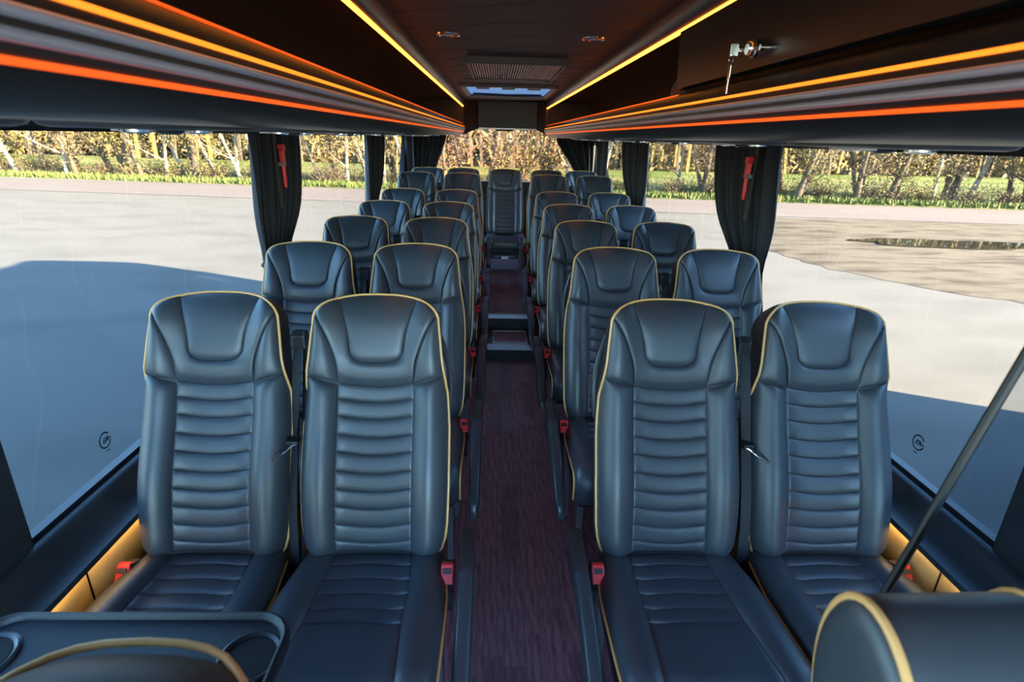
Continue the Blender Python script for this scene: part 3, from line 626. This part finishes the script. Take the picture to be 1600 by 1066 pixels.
# ------------------------------------------------------------------ curtains and emergency hammers
def curtain(pts_top, pts_bot, ztop, zbot, label, ztie=None, tie=.5, folds=7, amp=.018, nrm=(1, 0)):
    """pts: ((x,y),(x,y)) ends of the rail at top / at the bottom; nrm: fold direction"""
    o = empty('curtain', (pts_top[0][0], pts_top[0][1], zbot), label, 'curtain', 'dark window curtains')
    rows = []; n = folds*8
    for j in range(19):
        v = j/18; z = ztop+(zbot-ztop)*v; e = sm(v*1.2)
        if ztie is not None:
            vt = (ztop-ztie)/(ztop-zbot); g = math.exp(-((v-vt)/.16)**2)
        else: g = 0
        row = []
        for i in range(n+1):
            f = i/n; f2 = tie + (f-tie)*(1-.45*g)
            a = [pts_top[0][k]+(pts_top[1][k]-pts_top[0][k])*f2 for k in (0, 1)]; b = [pts_bot[0][k]+(pts_bot[1][k]-pts_bot[0][k])*f2 for k in (0, 1)]
            p = [a[k]*(1-e)+b[k]*e for k in (0, 1)]
            d = amp*(1-.35*g)*(math.sin(2*math.pi*folds*f + .6*math.sin(3*v+f*5)) + .35*math.sin(2*math.pi*folds*.5*f+1+2*v))
            row.append((p[0]+nrm[0]*d-pts_top[0][0], p[1]+nrm[1]*d-pts_top[0][1], z-zbot))
        rows.append(row)
    link('cloth', MB().grid(rows).mesh('cloth', CLOTH, smooth=80), o)
    if ztie is not None:
        tc = tie+(.5-tie)*.55; c = [(pts_bot[0][k]*(1-tc)+pts_bot[1][k]*tc)*.72 + (pts_top[0][k]*(1-tc)+pts_top[1][k]*tc)*.28 for k in (0, 1)]; hw = .275*math.dist(*pts_bot)
        link('tie_band', MB().tube([(c[0]-pts_top[0][0]+.034*math.cos(t), c[1]-pts_top[0][1]+(hw+.02)*math.sin(t), ztie-zbot+.01*math.cos(t)) for t in [2*math.pi*i/20 for i in range(21)]], .009, 6).mesh('tie_band', CLOTH), o)
        link('tie_button', MB().lathe([(0, .008), (.008, .006), (.010, 0)], (c[0]-pts_top[0][0]-math.copysign(.043, c[0]), c[1]-pts_top[0][1]-hw*.7, ztie-zbot), 12, 'x').mesh('tie_button', CHR), o)
curtain(((-1.075, 2.33), (-1.075, 2.95)), ((-1.075, 2.27), (-1.075, 2.78)), 1.505, .63, 'dark pleated curtain with tie beside the left second-row seat', .96, .25, 8, .020)
curtain(((1.075, 2.34), (1.075, 3.00)), ((1.075, 2.22), (1.075, 2.76)), 1.505, .63, 'dark pleated curtain with tie beside the right second-row seat', .96, .25, 8, .020)
curtain(((-1.075, 4.42), (-1.075, 5.10)), ((-1.075, 4.28), (-1.075, 4.85)), 1.51, .63, 'dark pleated curtain on the left side between third and fifth rows', .95, .3, 7, .018)
curtain(((1.075, 4.43), (1.075, 5.25)), ((1.075, 4.35), (1.075, 4.9)), 1.51, .63, 'dark pleated curtain on the right side between third and fifth rows', .95, .3, 7, .018)
curtain(((-1.08, 6.66), (-.66, 6.66)), ((-1.06, 6.66), (-.80, 6.66)), 1.55, .95, 'dark curtain gathered at the left corner of the rear window', None, 0, 7, .018, (0, 1))
curtain(((1.08, 6.66), (.58, 6.66)), ((1.06, 6.66), (.84, 6.66)), 1.57, .95, 'dark curtain gathered at the right corner of the rear window', None, 0, 7, .018, (0, 1))
curtain(((1.075, 6.05), (1.075, 6.62)), ((1.075, 6.05), (1.075, 6.60)), 1.52, .7, 'narrow dark curtain at the rear end of the right windows', None, .5, 4, .015)  # cloth widened forward beyond the real curtain to block sun on rear seats
curtain(((-1.075, 6.30), (-1.075, 6.62)), ((-1.075, 6.3), (-1.075, 6.60)), 1.52, .7, 'narrow dark curtain at the rear end of the left windows', None, .5, 4, .015)
for sg, y in ((-1, 2.52), (1, 2.46)):
    h = empty('emergency_hammer', (sg*1.026, y, 1.30), 'red emergency hammer in its bracket on the %s curtain' % ('left' if sg < 0 else 'right'), 'hammer')
    link('strap', MB().box(-.004, .002, -.014, .014, -.12, .21).mesh('strap', mat('strap_grey', (.05, .045, .045), .7), smooth=0), h, (sg*.012, 0, 0))
    link('handle', MB().tube([(0, 0, -.03), (0, 0, .0), (0, 0, .07)], [.006, .0095, .0085], 10).mesh('handle', RED), h, (-sg*.012, 0, 0))
    link('head', MB().prism([(-.026, .135), (-.020, .152), (.020, .150), (.026, .130), (.014, .122), (.011, .065), (-.011, .065), (-.013, .124)], 'x', -.010, .010).mesh('head', RED, smooth=0, bevel=.003), h, (-sg*.012, 0, 0))
    link('bracket', MB().box(-.012, .012, -.022, .022, .060, .078).box(-.004, .004, .012, .026, .07, .15).mesh('bracket', GREYP, smooth=0, bevel=.003), h, (-sg*.008, 0, 0))

# ------------------------------------------------------------------ outside: ground, road, dirt, puddle, verge, field
struct('ground', MB().grid([[(x, y, G) for x in (-160, -40, 0, 40, 160)] for y in (-160, -40, 0, 26, 28)]), ASPH, smooth=0)
road_n = lambda x: 20.9-.10*x
road_f = lambda x: 26.1-.10*x
xs = [-120+6*i for i in range(41)]
struct('road', MB().grid([[(x, road_n(x)+.1*math.sin(x), G+.012) for x in xs], [(x, road_f(x), G+.012) for x in xs]]), ROAD, smooth=0)
struct('field', MB().grid([[(x, road_f(x)-.05, G+.02) for x in xs], [(x, road_f(x)+.5, G+.10) for x in xs], [(x, road_f(x)+3, G-.02) for x in xs], [(x, road_f(x)+8, G-.05) for x in xs], [(x, 75, G) for x in xs], [(x, 220, G+1) for x in xs]]), FIELD)
dp = [(6.6, 13.2), (7.0, 15.2), (8.2, 17.2), (9.5, 19.5), (14, 19.2), (24, 18.4), (34, 17.4), (34, 7), (22, 5.6), (14, 6.2), (10.2, 7.6), (8.2, 9.4), (7.0, 11.2)]
rnd = random.Random(3); edge_ = []
for i in range(len(dp)):
    a, b = dp[i], dp[(i+1) % len(dp)]
    for k in range(6):
        f = k/6; edge_.append((a[0]+(b[0]-a[0])*f+rnd.uniform(-.14, .14), a[1]+(b[1]-a[1])*f+rnd.uniform(-.14, .14)))
dc = (16, 13)
drows = []
for f, z in ((1, .006), (.95, .03), (.8, .05), (.6, .03), (.35, .05), (.0, .04)): drows.append([(dc[0]+(x-dc[0])*f, dc[1]+(y-dc[1])*f, G+z+rnd.uniform(-.012, .012)*(f < 1)) for x, y in edge_])
struct('dirt_patch', MB().grid(drows, True), DIRT)
pud = []
for i in range(48):
    a = 2*math.pi*i/48; rr = 1+.13*math.sin(3*a+1)+.08*math.sin(7*a); pud.append((12.6+3.1*rr*math.cos(a), 14.3-.05*3.1*math.cos(a)+.62*rr*math.sin(a)))
link('puddle', MB().prism(pud, 'z', G+.03, G+.075).mesh('puddle', WATER, smooth=0), None, label='long shallow puddle reflecting the trees on the sandy dirt', category='puddle')

# tussocks of grass on the verge (uncountable)
gb = MB(); rnd = random.Random(11)
for i in range(16000):
    x = rnd.uniform(-34, 34); y = road_f(x)+abs(rnd.gauss(0, 1))*.9+rnd.uniform(-.1, .25); h = rnd.uniform(.10, .32); a = rnd.uniform(0, 6.3); lx, ly = .04*math.cos(a), .04*math.sin(a); bx_, by_ = rnd.uniform(-.1, .1), rnd.uniform(-.1, .1); z = G+.04
    gb.add([(x-lx, y-ly, z), (x+lx, y+ly, z), (x+bx_, y+by_, z+h)], [(0, 1, 2)])
link('verge_grass', gb.mesh('verge_grass', GRASS, smooth=0), None, kind='stuff', label='bright green grass verge along the far side of the road', category='grass')

# ------------------------------------------------------------------ trees
def tree_meshes(seed, lean, fork, rad, leafm, nleaf, zlow):
    rnd = random.Random(seed); tb = MB(); tips = []
    H = rnd.uniform(6.5, 8.5)
    def stem(p, d, L, r0, lev):
        pts = [Vector(p)]; dd = Vector(d).normalized(); n = 7 if lev == 0 else 4
        for i in range(n):
            dd = (dd + Vector((rnd.uniform(-.1, .1), rnd.uniform(-.1, .1), .05))*(1 if lev else .7)).normalized(); pts.append(pts[-1]+dd*L/n)
        tb.tube(pts, [r0*(1-.82*i/n)*(1.35 if i == 0 and lev == 0 else 1) for i in range(n+1)], 7 if lev == 0 else 4, caps=False)
        if lev < 2:
            for k in range(9 if lev == 0 else 4):
                f = rnd.uniform(.12 if lev == 0 else .25, .97); q = pts[int(f*n)]; a = rnd.uniform(0, 6.3)
                stem(q, (math.cos(a), math.sin(a), rnd.uniform(.35, 1.1)), L*rnd.uniform(.16, .34), r0*(1-.8*f)*.42, lev+1)
        tips.extend(pts[1:] if lev else pts[4:])
    stem((0, 0, -.05), (lean, rnd.uniform(-.1, .1), 1), H, rad, 0)
    if fork: stem((.05, 0, .0), (lean-.28*fork, .1, 1), H*.85, rad*.75, 0)
    lf = MB()
    for i in range(nleaf):
        t = rnd.choice(tips); p = t + Vector((rnd.gauss(0, .38), rnd.gauss(0, .38), rnd.gauss(0, .3)))
        if p.z < zlow: continue
        a, b = [Vector((rnd.gauss(0, 1), rnd.gauss(0, 1), rnd.gauss(0, 1))).normalized()*rnd.uniform(.02, .06) for _ in '12']
        lf.add([p-a, p+b*.6, p+a, p-b*.6], [(0, 1, 2, 3)])
    return tb, lf
PROT = []
for i in range(9):
    tb, lf = tree_meshes(40+i, [-.42, -.22, 0, .08, .22, .30, -.32, .05, -.12][i], [0, 0, 1, 0, -1, 0, 0, 1, 0][i], [.10, .12, .15, .09, .13, .10, .09, .17, .11][i], LEAF1, 3600, .5)
    pale = i in (0, 3, 5, 6)
    PROT.append((tb.mesh('trunk', BARKP if pale else BARK, smooth=60), lf.mesh('foliage', [LEAF1, LEAF3, LEAF2][i % 3], smooth=0), pale))
rnd = random.Random(21); xs_ = []
x = -30.0
while x < 33:
    xs_.append(x + rnd.uniform(-.25, .25)); x += rnd.uniform(.55, 1.15)
def nth(n): return '%d%s' % (n, 'th' if 10 <= n % 100 <= 20 else {1: 'st', 2: 'nd', 3: 'rd'}.get(n % 10, 'th'))
for n, x in enumerate(xs_):
    if x < -3: i = rnd.choice([0, 1, 2, 3, 6, 8, 0, 7])
    else: i = rnd.choice([2, 3, 4, 5, 7, 8, 4, 1])
    tm_, lm_, pale = PROT[i]; y = road_f(x)+rnd.uniform(.9, 3.2)
    o = empty('roadside_tree', (x, y, G+.0), '%s roadside tree beyond the road, %s from the left of the row' % ('pale-barked' if pale else 'dark-barked', nth(n+1)), 'tree', 'roadside trees', (0, 0, rnd.uniform(-.3, .3)))
    k = rnd.uniform(.85, 1.25); o.scale = (k, k, k)
    link('trunk', tm_, o); link('foliage', lm_, o)
# twiggy undergrowth between the trunks
BU = []
for i in range(4):
    rnd = random.Random(70+i); b_ = MB(); l_ = MB()
    for k in range(60):
        a = rnd.uniform(0, 6.3); d = Vector((math.cos(a)*.7, math.sin(a)*.7, rnd.uniform(.5, 1.6))).normalized(); L = rnd.uniform(.5, 1.3); p = Vector((rnd.gauss(0, .25), rnd.gauss(0, .2), 0))
        b_.tube([p, p+d*L*.5+Vector((rnd.gauss(0, .06), 0, 0)), p+d*L+Vector((rnd.gauss(0, .12), rnd.gauss(0, .12), -.05))], [.014, .009, .004], 3, caps=False)
        for q in range(7):
            c = p+d*L*rnd.uniform(.4, 1.05)+Vector((rnd.gauss(0, .1), rnd.gauss(0, .1), rnd.gauss(0, .08))); e1, e2 = [Vector((rnd.gauss(0, 1), rnd.gauss(0, 1), rnd.gauss(0, 1))).normalized()*.035 for _ in '12']
            l_.add([c-e1, c+e2, c+e1, c-e2], [(0, 1, 2, 3)])
    BU.append((b_.mesh('twigs', BARK, smooth=0), l_.mesh('foliage', [LEAF2, LEAF3][i % 2], smooth=0)))
rnd = random.Random(5)
for n in range(90):
    x = -31 + n*.71 + rnd.uniform(-.4, .4); y = road_f(x)+rnd.uniform(1.2, 2.6)
    o = empty('undergrowth_bush', (x, y, G), 'twiggy brown bush at the foot of the tree row, %s from the left' % nth(n+1), 'bush', 'bushes under the roadside trees', (0, 0, rnd.uniform(0, 6)))
    k = rnd.uniform(.6, 1.15); o.scale = (k, k, k); a, b = rnd.choice(BU); link('twigs', a, o); link('foliage', b, o)
# far woodland: a countless mass of trunks, twigs and leaves
fw = [MB(), MB(), MB()]; rnd = random.Random(9)
for i in range(70000):
    x = rnd.uniform(-125, 125); y = 50 + abs(rnd.gauss(0, 1))*7 + .0012*x*x; z = G + rnd.uniform(0, 1)**1.3*10.5; s_ = rnd.uniform(.25, .75)
    a, b = [Vector((rnd.gauss(0, 1), rnd.gauss(0, .6), rnd.gauss(0, 1))).normalized()*s_ for _ in '12']; p = Vector((x, y, z))
    fw[rnd.choice([0, 0, 1, 2])].add([p-a, p+b*.45, p+a, p-b*.45], [(0, 1, 2, 3)])
for i in range(700):
    x = rnd.uniform(-125, 125); y = 49 + abs(rnd.gauss(0, 1))*5 + .0012*x*x; l = rnd.uniform(-.6, .6)
    fw[rnd.choice([1, 1, 2])].tube([(x, y, G-.1), (x+l, y, G+4), (x+1.6*l, y, G+9)], [.16, .12, .05], 4, caps=False)
me = bpy.data.meshes.new('far_woodland'); V_ = []; F_ = []; MI = []
for k, b_ in enumerate(fw):
    n_ = len(V_); V_ += b_.v; F_ += [tuple(i+n_ for i in q) for q in b_.f]; MI += [k]*len(b_.f)
me.from_pydata(V_, [], F_)
for m_ in (LEAF2, BARK, LEAF1): me.materials.append(m_)
me.polygons.foreach_set('material_index', MI)
link('far_woodland', me, None, kind='stuff', label='brown and golden distant woodland behind the green field', category='woodland')

# a second coach parked alongside: its shadow lies on the tarmac right of the front windows
pc = empty('parked_coach', (5.90, -2.14, G), 'tall parked coach standing alongside, shading the tarmac on the right', 'coach')
link('body', MB().prism([(-1.2, .35), (-1.25, 1.2), (-1.2, 4.1), (-1.05, 4.3), (1.05, 4.3), (1.2, 4.1), (1.25, 1.2), (1.2, .35)], 'y', -6, 6).mesh('body', VAN, smooth=30), pc)
for y in (-4.8, -3.0, -1.2, .6, 2.4, 4.2):
    for sx in (-1, 1): link('window', MB().box(sx*1.21-.03, sx*1.21+.03, y, y+1.6, 2.5, 3.5).mesh('window', PLAS, smooth=0), pc)
for y in (-3.6, 3.4):
    for sx in (-1.05, 1.05): link('wheel', MB().lathe([(.0, -.13), (.3, -.14), (.48, -.12), (.5, 0), (.48, .12), (.3, .14), (0, .13)], (sx, y, .5), 24, 'x').mesh('wheel', TYRE), pc)
